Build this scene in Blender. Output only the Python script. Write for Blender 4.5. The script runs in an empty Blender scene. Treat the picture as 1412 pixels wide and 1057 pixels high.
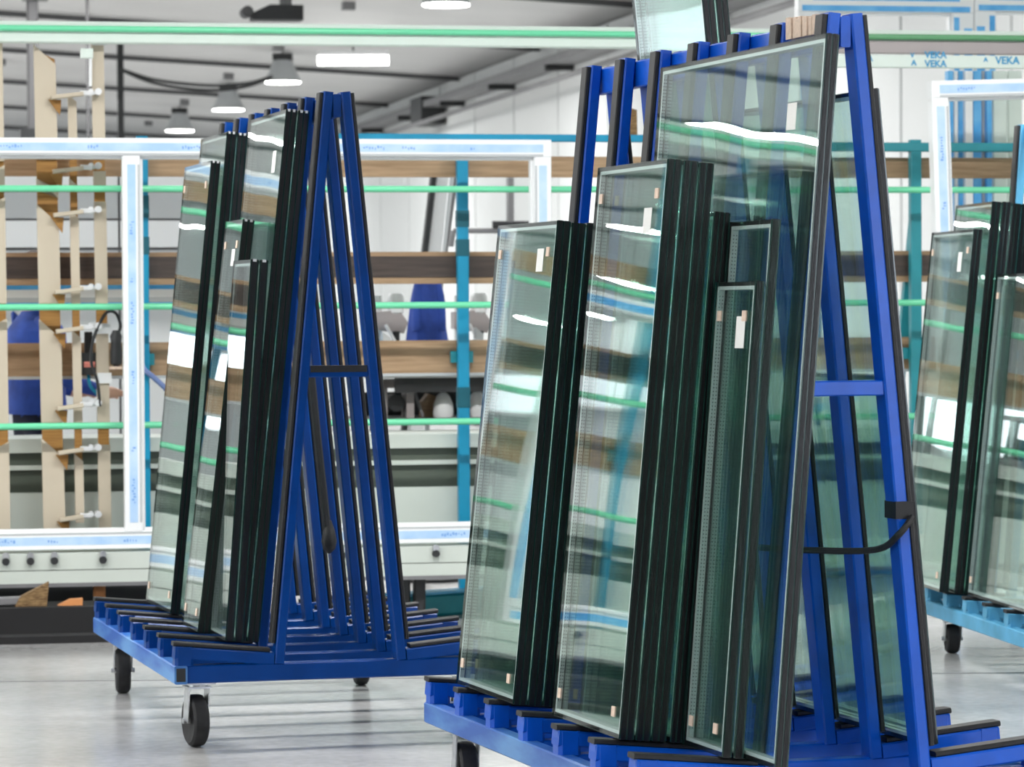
import bpy, math, random
from mathutils import Matrix, Vector
random.seed(7)
S = bpy.context.scene
COL = S.collection
# ---------------------------------------------------------------- camera, world, lights, exposure
FPX, PITCH, ROLL, HC = 4707.0, -0.0207, -0.0055, 1.3212
W, H = 1412, 1057
cd = bpy.data.cameras.new('camera'); cam = bpy.data.objects.new('camera', cd); COL.objects.link(cam)
cd.sensor_width = 36; cd.lens = FPX / W * 36
cd.clip_start = 0.1; cd.clip_end = 300
cd.dof.use_dof = True; cd.dof.focus_distance = 8.8; cd.dof.aperture_fstop = 9
cam.matrix_world = Matrix.Translation((0, 0, HC)) @ Matrix.Rotation(math.pi/2 + PITCH, 4, 'X') @ Matrix.Rotation(ROLL, 4, 'Z')
S.camera = cam
wd = bpy.data.worlds.new('world'); S.world = wd; wd.use_nodes = True
wd.node_tree.nodes['Background'].inputs[0].default_value = (0.93, 0.97, 1.0, 1)
wd.node_tree.nodes['Background'].inputs[1].default_value = 0.12
TB = 0.2                                             # the hall runs back and to the left by this angle
BLD = Matrix.Rotation(TB, 4, 'Z')
def area(name, X, Y, z, sx, sy, power, rot=(0, 0, 0), col=(1, 0.99, 0.97)):
    l = bpy.data.lights.new(name, 'AREA'); l.shape = 'RECTANGLE'; l.size = sx; l.size_y = sy; l.energy = power; l.color = col
    o = bpy.data.objects.new(name, l); COL.objects.link(o)
    o.matrix_world = BLD @ Matrix.Translation((X, Y, z)) @ Matrix.Rotation(rot[2], 4, 'Z') @ Matrix.Rotation(rot[0], 4, 'X')
    return o
# rows of short strip lights across the hall, under the roof
for Y, p in ((3.2, 85), (11.1, 118), (18.5, 98), (25.5, 88), (33, 95), (41, 98), (50, 100)):  # far rows added to brighten the back of the hall
    for k in range(8):
        area('strip_row_light', -16 + 3.05*k, Y, 3.9, 1.5, 0.26, p)
vs = S.view_settings
vs.view_transform = 'Standard'; vs.look = 'None'; vs.gamma = 1; vs.use_curve_mapping = False; vs.exposure = 0.05
cy = S.cycles
cy.max_bounces = 40; cy.diffuse_bounces = 4; cy.glossy_bounces = 12; cy.transmission_bounces = 8
cy.transparent_max_bounces = 160; cy.use_denoising = True
cy.caustics_reflective = False; cy.caustics_refractive = False; cy.sample_clamp_indirect = 8

# ---------------------------------------------------------------- geometry helpers
def ray(px, py):
    a, b = px - W/2, py - H/2
    c, s = math.cos(ROLL), math.sin(ROLL)
    x0, y0 = a*c + b*s, -a*s + b*c
    f = Vector((0, math.cos(PITCH), math.sin(PITCH))); up = Vector((0, -math.sin(PITCH), math.cos(PITCH)))
    return Vector((0, 0, HC)), f*FPX + Vector((1, 0, 0))*x0 - up*y0
def hit(M, px, py, p0, n):
    """where the sight line through a photo point meets a plane given in the frame M"""
    Mi = M.inverted(); o, d = ray(px, py)
    o = Mi @ o; d = Mi.to_3x3() @ d
    p0 = Vector(p0); n = Vector(n)
    return o + d * ((p0 - o).dot(n) / d.dot(n))

class MB:
    def __init__(s): s.v = []; s.f = []; s.m = []
    def add(s, vs, fs, mi=0):
        b = len(s.v); s.v += [tuple(v) for v in vs]; s.f += [tuple(i + b for i in f) for f in fs]; s.m += [mi]*len(fs); return s
    def box(s, x0, x1, y0, y1, z0, z1, mi=0):
        return s.add([(x0,y0,z0),(x1,y0,z0),(x1,y1,z0),(x0,y1,z0),(x0,y0,z1),(x1,y0,z1),(x1,y1,z1),(x0,y1,z1)],
                     [(3,2,1,0),(4,5,6,7),(0,1,5,4),(1,2,6,5),(2,3,7,6),(3,0,4,7)], mi)
    def bar(s, p0, p1, w, h, ref=(0,0,1), ch=None, mi=0):
        """chamfered rectangular tube from p0 to p1; w across ref, h along ref"""
        p0, p1, ref = Vector(p0), Vector(p1), Vector(ref)
        d = (p1 - p0).normalized(); a = d.cross(ref).normalized(); b = a.cross(d).normalized()
        c = min(w, h)*0.16 if ch is None else ch
        q = [(-w/2+c,-h/2),(w/2-c,-h/2),(w/2,-h/2+c),(w/2,h/2-c),(w/2-c,h/2),(-w/2+c,h/2),(-w/2,h/2-c),(-w/2,-h/2+c)]
        vs = [p0 + a*x + b*y for x, y in q] + [p1 + a*x + b*y for x, y in q]
        fs = [(i, (i+1) % 8, 8 + (i+1) % 8, 8 + i) for i in range(8)] + [tuple(range(7, -1, -1)), tuple(range(8, 16))]
        return s.add(vs, fs, mi)
    def cyl(s, p0, p1, r0, r1=None, n=16, mi=0, cap=True):
        r1 = r0 if r1 is None else r1
        p0, p1 = Vector(p0), Vector(p1); d = (p1-p0).normalized()
        a = d.orthogonal().normalized(); b = d.cross(a)
        vs = []
        for p, r in ((p0, r0), (p1, r1)):
            vs += [p + (a*math.cos(2*math.pi*i/n) + b*math.sin(2*math.pi*i/n))*r for i in range(n)]
        fs = [(i, (i+1) % n, n + (i+1) % n, n + i) for i in range(n)]
        if cap: fs += [tuple(range(n-1, -1, -1)), tuple(range(n, 2*n))]
        return s.add(vs, fs, mi)
    def lathe(s, prof, c=(0,0,0), axis=(0,0,1), n=24, mi=0):
        c, ax = Vector(c), Vector(axis).normalized(); a = ax.orthogonal().normalized(); b = ax.cross(a)
        vs = [c + ax*z + (a*math.cos(2*math.pi*i/n) + b*math.sin(2*math.pi*i/n))*r for r, z in prof for i in range(n)]
        fs = [(j*n+i, j*n+(i+1) % n, (j+1)*n+(i+1) % n, (j+1)*n+i) for j in range(len(prof)-1) for i in range(n)]
        fs += [tuple(range(n-1, -1, -1)), tuple(range((len(prof)-1)*n, len(prof)*n))]
        return s.add(vs, fs, mi)
    def path(s, pts, r, n=8, mi=0):
        pts = [Vector(p) for p in pts]; m = len(pts); vs = []
        for i, p in enumerate(pts):
            d = (pts[min(i+1, m-1)] - pts[max(i-1, 0)]).normalized()
            a = d.cross(Vector((0.31, 0.2, 0.93))).normalized(); b = d.cross(a)
            vs += [p + (a*math.cos(2*math.pi*k/n) + b*math.sin(2*math.pi*k/n))*r for k in range(n)]
        fs = [(j*n+i, j*n+(i+1) % n, (j+1)*n+(i+1) % n, (j+1)*n+i) for j in range(m-1) for i in range(n)]
        fs += [tuple(range(n-1, -1, -1)), tuple(range((m-1)*n, m*n))]
        return s.add(vs, fs, mi)
    def prism(s, poly, y0, y1, mi=0):
        """polygon in x,z extruded from y0 to y1 (counter-clockwise seen from -y)"""
        n = len(poly)
        vs = [(x, y0, z) for x, z in poly] + [(x, y1, z) for x, z in poly]
        fs = [tuple(range(n)), tuple(range(2*n-1, n-1, -1))] + [((i+1) % n, i, n+i, n+(i+1) % n) for i in range(n)]
        return s.add(vs, fs, mi)
    def obj(s, name, mat, parent=None, smooth=False):
        me = bpy.data.meshes.new(name); me.from_pydata(s.v, [], s.f)
        for m in (mat if isinstance(mat, (list, tuple)) else [mat]): me.materials.append(m)
        for p, mi in zip(me.polygons, s.m): p.material_index = mi
        if smooth:
            for p in me.polygons: p.use_smooth = True
            me.set_sharp_from_angle(angle=math.radians(35))
        me.update()
        o = bpy.data.objects.new(name, me); COL.objects.link(o)
        if parent: o.parent = parent
        return o
def curve_pts(ps, n=8):
    """smooth path through points"""
    ps = [Vector(p) for p in ps]; out = []
    for i in range(len(ps)-1):
        a, b, c, d = ps[max(i-1, 0)], ps[i], ps[i+1], ps[min(i+2, len(ps)-1)]
        for k in range(n):
            t = k/n
            out.append(0.5*((2*b) + (c-a)*t + (2*a-5*b+4*c-d)*t*t + (3*b-a-3*c+d)*t**3))
    out.append(ps[-1]); return out
def thing(name, label, cat, M=None, group=None):
    o = bpy.data.objects.new(name, None); COL.objects.link(o); o.empty_display_size = 0.1
    if M is not None: o.matrix_world = M
    return tag(o, label, cat, group)
def tag(o, label, cat, group=None):
    o['label'] = label; o['category'] = cat
    if group: o['group'] = group
    return o
def struct(o): o['kind'] = 'structure'; return o

# ---------------------------------------------------------------- materials
def lin(c):
    return tuple(((v/255)/12.92 if v/255 <= 0.04045 else ((v/255+0.055)/1.055)**2.4) for v in c) + (1,)
def mat(name, rgb, rough=0.5, metal=0.0, var=0.0, scale=8.0, bump=0.0, rgb2=None, spec=None, coat=0.0, stretch=None, detail=4):
    m = bpy.data.materials.new(name); m.use_nodes = True; nt = m.node_tree; b = nt.nodes['Principled BSDF']
    b.inputs['Base Color'].default_value = lin(rgb); b.inputs['Roughness'].default_value = rough; b.inputs['Metallic'].default_value = metal
    if coat: b.inputs['Coat Weight'].default_value = coat; b.inputs['Coat Roughness'].default_value = 0.15
    if spec is not None: b.inputs['Specular IOR Level'].default_value = spec
    if var or rgb2 or bump:
        tc = nt.nodes.new('ShaderNodeTexCoord'); mp = nt.nodes.new('ShaderNodeMapping'); nz = nt.nodes.new('ShaderNodeTexNoise')
        nz.inputs['Scale'].default_value = scale; nz.inputs['Detail'].default_value = detail
        if stretch: mp.inputs['Scale'].default_value = stretch
        nt.links.new(tc.outputs['Object'], mp.inputs[0]); nt.links.new(mp.outputs[0], nz.inputs['Vector'])
        r = nt.nodes.new('ShaderNodeValToRGB'); nt.links.new(nz.outputs['Fac'], r.inputs[0])
        c = lin(rgb); d = lin(rgb2) if rgb2 else tuple(v*(1-var) for v in c[:3]) + (1,)
        r.color_ramp.elements[0].position = 0.35; r.color_ramp.elements[1].position = 0.65
        r.color_ramp.elements[0].color = d; r.color_ramp.elements[1].color = c
        nt.links.new(r.outputs[0], b.inputs['Base Color'])
        if bump:
            bp = nt.nodes.new('ShaderNodeBump'); bp.inputs['Strength'].default_value = bump; bp.inputs['Distance'].default_value = 0.004
            nt.links.new(nz.outputs['Fac'], bp.inputs['Height']); nt.links.new(bp.outputs[0], b.inputs['Normal'])
    return m
def glass_mat(name, tint, rtint=(1, 1, 1)):
    """clear float glass: Fresnel mirror over tinted see-through"""
    m = bpy.data.materials.new(name); m.use_nodes = True; nt = m.node_tree; nt.nodes.clear()
    out = nt.nodes.new('ShaderNodeOutputMaterial'); mx = nt.nodes.new('ShaderNodeMixShader')
    fr = nt.nodes.new('ShaderNodeFresnel'); fr.inputs['IOR'].default_value = 1.5
    geo = nt.nodes.new('ShaderNodeNewGeometry'); neg = nt.nodes.new('ShaderNodeVectorMath'); neg.operation = 'SCALE'
    # the same reflectance on both sides of the sheet: turn the Fresnel normal towards the incoming ray
    mr = nt.nodes.new('ShaderNodeMath'); mr.operation = 'MULTIPLY_ADD'; mr.inputs[1].default_value = -(1.5 - 1/1.5); mr.inputs[2].default_value = 1.5
    nt.links.new(geo.outputs['Backfacing'], mr.inputs[0])
    fr.inputs['IOR'].default_value = 1.5
    lw = nt.nodes.new('ShaderNodeLayerWeight')
    # Schlick reflectance from the facing angle (two-sided)
    lw.inputs['Blend'].default_value = 0.5
    p = nt.nodes.new('ShaderNodeMath'); p.operation = 'POWER'; p.inputs[1].default_value = 5.0
    nt.links.new(lw.outputs['Facing'], p.inputs[0])
    ma = nt.nodes.new('ShaderNodeMath'); ma.operation = 'MULTIPLY_ADD'; ma.inputs[1].default_value = 0.96; ma.inputs[2].default_value = 0.04
    nt.links.new(p.outputs[0], ma.inputs[0])
    for n in (fr, neg, mr): nt.nodes.remove(n)
    nt.nodes.remove(geo)
    tr = nt.nodes.new('ShaderNodeBsdfTransparent'); tr.inputs[0].default_value = tint + (1,)
    gl = nt.nodes.new('ShaderNodeBsdfGlossy'); gl.inputs['Roughness'].default_value = 0.0; gl.inputs[0].default_value = rtint + (1,)
    tc = nt.nodes.new('ShaderNodeTexCoord'); nz = nt.nodes.new('ShaderNodeTexNoise'); nz.inputs['Scale'].default_value = 2.2; nz.inputs['Detail'].default_value = 0
    bp = nt.nodes.new('ShaderNodeBump'); bp.inputs['Strength'].default_value = 1.0; bp.inputs['Distance'].default_value = 0.0016
    nt.links.new(tc.outputs['Object'], nz.inputs['Vector']); nt.links.new(nz.outputs['Fac'], bp.inputs['Height']); nt.links.new(bp.outputs[0], gl.inputs['Normal'])
    nt.links.new(ma.outputs[0], mx.inputs[0]); nt.links.new(tr.outputs[0], mx.inputs[1]); nt.links.new(gl.outputs[0], mx.inputs[2])
    nt.links.new(mx.outputs[0], out.inputs[0]); return m
def emit(name, rgb, k):
    m = bpy.data.materials.new(name); m.use_nodes = True; nt = m.node_tree; nt.nodes.clear()
    e = nt.nodes.new('ShaderNodeEmission'); o = nt.nodes.new('ShaderNodeOutputMaterial')
    e.inputs[0].default_value = lin(rgb); e.inputs[1].default_value = k; nt.links.new(e.outputs[0], o.inputs[0]); return m
M_ = dict(
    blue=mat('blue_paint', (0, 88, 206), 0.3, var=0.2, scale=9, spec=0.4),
    blueshade=mat('shaded_blue_paint', (0, 64, 142), 0.3, var=0.2, scale=9, spec=0.25),  # darker copy of the rack blue; the left rack's shade is in the colour
    scufflit=mat('scuffed_lit_blue_paint', (88, 142, 200), 0.4, scale=7, rgb2=(22, 84, 170), stretch=(1, 0.5, 2)),  # lighter from scuffs, and from side light put into the colour
    tealshade=mat('teal_shade_band', (0, 88, 104), 0.5),
    paneb=emit('far_daylit_window', (240, 250, 255), 1.9),
    purlin=mat('purlin_steel', (84, 84, 86), 0.6), chrome=mat('bright_zinc', (238, 239, 240), 0.3, metal=0.3),
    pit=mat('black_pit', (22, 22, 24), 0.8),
    gate=emit('daylit_gate', (235, 242, 255), 10),
    oldblue=mat('worn_light_blue_paint', (92, 172, 214), 0.5, scale=8, rgb2=(76, 150, 186), bump=0.15),
    rubber=mat('black_rubber', (30, 30, 32), 0.55, var=0.4, scale=30, bump=0.2),
    seal=mat('black_sealant', (9, 11, 14), 0.3, var=0.5, scale=50, bump=0.35, stretch=(8, 8, 0.6)),
    gedge=mat('glass_edge', (30, 62, 56), 0.15, var=0.4, scale=20),
    spacer=mat('spacer_aluminium', (226, 230, 232), 0.35, metal=0.15),
    paper=mat('label_paper', (240, 240, 236), 0.8, var=0.06, scale=120, stretch=(1, 1, 6)),
    cork=mat('cork_pad', (232, 208, 188), 0.9, var=0.15, scale=120),
    steel=mat('zinc_steel', (222, 224, 226), 0.3, metal=0.8, var=0.25, scale=30),
    tyre=mat('caster_tyre', (38, 38, 40), 0.7, var=0.4, scale=40, bump=0.2),
    pvc=mat('white_pvc', (240, 242, 243), 0.3),
    pvcg=mat('grey_pvc_groove', (186, 190, 192), 0.4),
    film=mat('blue_film', (170, 204, 240), 0.35, scale=9, rgb2=(198, 222, 246)),
    filmd=mat('deep_blue_film', (72, 166, 232), 0.35, scale=10, rgb2=(112, 192, 244)),
    mint=mat('mint_green_rod', (112, 220, 170), 0.3, coat=0.4),
    mintd=mat('dark_green_rod', (96, 158, 112), 0.35),
    teal=mat('teal_paint', (0, 148, 190), 0.4, var=0.2, scale=5),
    tealg=mat('green_teal_paint', (30, 140, 152), 0.45, var=0.2, scale=5),
    wood=mat('pale_timber', (176, 146, 114), 0.6, scale=5, rgb2=(150, 122, 92), stretch=(1, 6, 14), bump=0.05),
    dwood=mat('dark_laminated_timber', (78, 66, 60), 0.6, scale=5, rgb2=(60, 50, 46), stretch=(1, 6, 14)),
    ply=mat('plywood_edge', (166, 122, 60), 0.6, scale=6, rgb2=(140, 98, 42), stretch=(1, 1, 20)),
    cream=mat('cream_board', (200, 188, 168), 0.55, var=0.05, scale=4),
    machine=mat('greenish_white_machine_paint', (206, 214, 206), 0.45, var=0.05, scale=3),
    machd=mat('grey_green_machine_paint', (88, 97, 86), 0.5, var=0.08, scale=3),
    beam=mat('pale_green_beam_paint', (218, 230, 222), 0.4),
    greyb=mat('grey_beam_paint', (168, 160, 160), 0.45),
    dark=mat('dark_steel', (44, 46, 48), 0.5, var=0.3, scale=8),
    grey=mat('mid_grey_steel', (128, 128, 130), 0.45, var=0.15, scale=6),
    white=mat('white_panel', (236, 239, 239), 0.5),
    joint=mat('panel_joint', (182, 184, 186), 0.6),
    ceil=mat('grey_roof_sheet', (228, 228, 228), 0.7, var=0.08, scale=0.6),
    cloth=mat('blue_work_cloth', (46, 78, 166), 0.85, var=0.35, scale=12, bump=0.2),
    navy=mat('navy_work_cloth', (24, 28, 52), 0.9, var=0.3, scale=12),
    skin=mat('skin', (214, 166, 140), 0.55), hair=mat('brown_hair', (60, 44, 34), 0.7),
    orange=mat('orange_wood', (222, 150, 92), 0.6, var=0.15, scale=10),
    pink=mat('pink_plastic', (226, 138, 124), 0.5),
    mark=mat('pale_blue_print', (120, 164, 222), 0.5),
    ink=mat('blue_print', (52, 148, 196), 0.5),
    dry=mat('dry_bristle', (150, 122, 84), 0.9, scale=40, rgb2=(90, 66, 40), stretch=(1, 1, 8)),
    glass=glass_mat('float_glass', (0.935, 0.982, 0.966)),
    lamp=emit('lamp_glow', (255, 255, 250), 14),
    pane=emit('daylit_window', (240, 250, 255), 3.6),
)
# ---------------------------------------------------------------- floor with a real gloss
def floor_mat():
    m = bpy.data.materials.new('polished_concrete'); m.use_nodes = True; nt = m.node_tree; b = nt.nodes['Principled BSDF']
    tc = nt.nodes.new('ShaderNodeTexCoord')
    n1 = nt.nodes.new('ShaderNodeTexNoise'); n1.inputs['Scale'].default_value = 0.9; n1.inputs['Detail'].default_value = 8
    n2 = nt.nodes.new('ShaderNodeTexNoise'); n2.inputs['Scale'].default_value = 26; n2.inputs['Detail'].default_value = 6
    for n in (n1, n2): nt.links.new(tc.outputs['Object'], n.inputs['Vector'])
    mx = nt.nodes.new('ShaderNodeMath'); mx.operation = 'MULTIPLY_ADD'; mx.inputs[1].default_value = 0.35
    nt.links.new(n2.outputs['Fac'], mx.inputs[0]); nt.links.new(n1.outputs['Fac'], mx.inputs[2])
    r = nt.nodes.new('ShaderNodeValToRGB'); nt.links.new(mx.outputs[0], r.inputs[0])
    r.color_ramp.elements[0].position = 0.45; r.color_ramp.elements[1].position = 0.9
    r.color_ramp.elements[0].color = lin((150, 150, 150)); r.color_ramp.elements[1].color = lin((196, 196, 195))
    nt.links.new(r.outputs[0], b.inputs['Base Color'])
    r2 = nt.nodes.new('ShaderNodeMapRange'); r2.inputs['To Min'].default_value = 0.1; r2.inputs['To Max'].default_value = 0.28
    nt.links.new(n1.outputs['Fac'], r2.inputs[0]); nt.links.new(r2.outputs[0], b.inputs['Roughness'])
    return m
M_['floor'] = floor_mat()

# ---------------------------------------------------------------- the hall (frame BLD: X across, Y along)
XR, XL, YB, ZE, SL = 7.56, -17.0, 62.0, 4.16, 0.0545
def zroof(X): return ZE + SL*(XR - X)
o = struct(MB().box(XL, XR, -14, YB, -0.12, 0).obj('floor', M_['floor'])); o.matrix_world = BLD
b = MB()
b.add([(XL,-14,zroof(XL)),(XR+.2,-14,ZE),(XR+.2,YB+.2,ZE),(XL,YB+.2,zroof(XL)),(XL,-14,zroof(XL)+.15),(XR+.2,-14,ZE+.15),(XR+.2,YB+.2,ZE+.15),(XL,YB+.2,zroof(XL)+.15)],
      [(0,3,2,1)[::-1],(4,5,6,7),(0,1,5,4),(1,2,6,5),(2,3,7,6),(3,0,4,7)])
ceil = struct(b.obj('ceiling', M_['ceil'])); ceil.matrix_world = BLD
for Y in [20.6, 25.6, 30.5, 35.6, 40.3, 45.5, 50.8, 56.0]:
    MB().bar((XL, Y, zroof(XL)-.035), (XR-.02, Y, ZE-.035), 0.05, 0.055).obj('purlin', M_['purlin'], ceil)
    for X in (-3.4, -0.6, 2.2, 5.0): MB().box(X-.06, X+.06, Y+1.9, Y+2.02, zroof(X)-.07, zroof(X)+.01).obj('roof_clip', M_['grey'], ceil)
wr = struct(MB().box(XR+.06, XR+.2, -14, YB, 0, ZE).obj('wall_right', M_['joint'])); wr.matrix_world = BLD
Y = -2.0
while Y < YB - 2:
    MB().box(XR, XR+.065, Y+.03, Y+2.27, 0.02, ZE-.02).obj('wall_panel', M_['white'], wr); Y += 2.3
wb = struct(MB().box(XL, XR, YB+.06, YB+.2, 0, 6.2).obj('wall_back', M_['joint'])); wb.matrix_world = BLD
X = XL
while X < XR - 1:
    MB().box(X+.03, X+2.97, YB, YB+.065, 0.02, zroof(X+3)-.03).obj('wall_panel', M_['white'], wb); X += 3.0
wl = struct(MB().box(XL-.2, XL-.06, -14, YB, 0, zroof(XL)).obj('wall_left', M_['joint'])); wl.matrix_world = BLD
Y = -13.5
while Y < YB - 3:
    MB().box(XL-.065, XL, Y+.03, Y+2.97, 0.02, 1.55).obj('wall_panel', M_['white'], wl)
    MB().box(XL-.065, XL, Y+.03, Y+2.97, 3.15, zroof(XL)-.02).obj('wall_panel', M_['white'], wl)
    Y += 3.0
for k, Y in enumerate([-4.5, 1.5, 7.5, 13.5, 43.5, 49.5, 55.0]):
    wn = struct(bpy.data.objects.new('window_%d' % (k+1), None)); COL.objects.link(wn); wn.matrix_world = BLD @ Matrix.Translation((XL+.0, Y, 1.58 if Y < 40 else 2.5))
    MB().box(-.03, 0, 0.06, 5.9, 0.06, 1.5).obj('pane', M_['pane' if Y < 40 else 'paneb'], wn)
    for y in (0, 1.47, 2.95, 4.42, 5.9): MB().bar((.01, y+.03, 0), (.01, y+.03, 1.56), .06, .06).obj('frame_bar', M_['pvc'], wn)
    for z in (.03, 1.53): MB().bar((.01, 0, z), (.01, 5.96, z), .06, .06).obj('frame_bar', M_['pvc'], wn)
for k, X in enumerate([-16.2, -11.6, -7.0, -2.4]):
    wn = struct(bpy.data.objects.new('window_%d' % (k+9), None)); COL.objects.link(wn); wn.matrix_world = BLD @ Matrix.Translation((X, YB-.005, 1.35))
    MB().box(.04, 4.26, -.03, 0, .04, 1.4).obj('pane', M_['pane'], wn)
    for x in (.03, 1.45, 2.85, 4.27): MB().bar((x, -.03, 0), (x, -.03, 1.44), .06, .06, ref=(1,0,0)).obj('frame_bar', M_['pvc'], wn)
    for z in (.03, 1.41): MB().bar((0, -.03, z), (4.3, -.03, z), .06, .06).obj('frame_bar', M_['pvc'], wn)
wn = struct(bpy.data.objects.new('window_13', None)); COL.objects.link(wn); wn.matrix_world = BLD @ Matrix.Translation((XR-.01, -2.8, .55))
MB().box(-.03, 0, .05, 3.75, .05, 2.0).obj('pane', M_['gate'], wn)
for y in (.03, 1.27, 2.53, 3.77): MB().bar((-.03, y, 0), (-.03, y, 2.05), .06, .06).obj('frame_bar', M_['pvc'], wn)
for z in (.03, 2.02): MB().bar((-.03, 0, z), (-.03, 3.8, z), .06, .06).obj('frame_bar', M_['pvc'], wn)
# cable tray along the right wall
ct = thing('cable_tray', 'grey cable tray with conduits running along the white right wall under the roof', 'cable tray', BLD @ Matrix.Translation((XR-.16, 0, 3.86)))
MB().box(-.13, .13, 18, 52, -.02, .0).obj('tray_base', M_['grey'], ct)
MB().box(-.14, -.125, 18, 52, -.02, .06).obj('tray_side', M_['grey'], ct)
MB().box(.125, .14, 18, 52, -.02, .06).obj('tray_side', M_['grey'], ct)
for k in range(3): MB().cyl((-.07+.07*k, 18, .035), (-.07+.07*k, 52, .035), .028, n=8).obj('conduit', M_['dark'] if k == 1 else M_['grey'], ct)
for Y in range(19, 52, 3): MB().bar((.15, Y, -.05), (-.15, Y, -.05), .04, .06).obj('bracket', M_['dark'], ct)
MB().box(-.16, .14, 41.2, 42.0, -.22, .12).obj('junction_box', M_['dark'], ct)
MB().cyl((-.2, 18, -.22), (-.2, 52, -.22), .03, n=8).obj('pipe', M_['grey'], ct)

# ---------------------------------------------------------------- lamps
def on_z(px, py, z): return hit(Matrix(), px, py, (0, 0, z), (0, 0, 1))
def highbay(px, py, label):
    p = on_z(px, py, 3.95); Xb = (BLD.inverted() @ p).x; zt = zroof(Xb)
    t = thing('high_bay_lamp', label, 'lamp', Matrix.Translation(p), 'high bay lamps hanging from the roof')
    MB().lathe([(0.205,0.0),(0.207,0.02),(0.19,0.05),(0.135,0.17),(0.11,0.24),(0.1,0.25)]).obj('shade', M_['pvcg'], t, True)
    MB().lathe([(0.2,-0.012),(0.2,0.002)]).obj('lens', M_['lamp'], t)
    MB().box(-.11, .11, -.08, .08, .245, min(.32, zt-3.95-.005)).obj('driver_box', M_['dark'], t)
    if zt - 3.95 > .32: MB().cyl((0, 0, .31), (0, 0, zt-3.95), .012, n=6).obj('rod', M_['dark'], t)
highbay(615, 6, 'nearest bright round high bay lamp cut by the top of the picture')
highbay(390, 113, 'largest round high bay lamp in the row left of the rack top')
highbay(315, 151, 'middle high bay lamp of the three receding left of the rack top')
highbay(248, 180, 'farthest and lowest round high bay lamp above the window frame')
p = on_z(487, 83, 3.98)
t = thing('strip_light', 'slim glowing strip light under the grey roof', 'lamp', Matrix.Translation(p) @ Matrix.Rotation(0.0, 4, 'Z'))
MB().bar((-.37, 0, 0), (.37, 0, 0), .1, .1, ch=.035).obj('tube', M_['lamp'], t)
MB().bar((-.37, 0, .07), (.37, 0, .07), .12, .05).obj('housing', M_['pvc'], t)
MB().cyl((0, 0, .09), (0, 0, zroof((BLD.inverted() @ p).x)-3.98), .01, n=6).obj('rod', M_['dark'], t)

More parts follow.
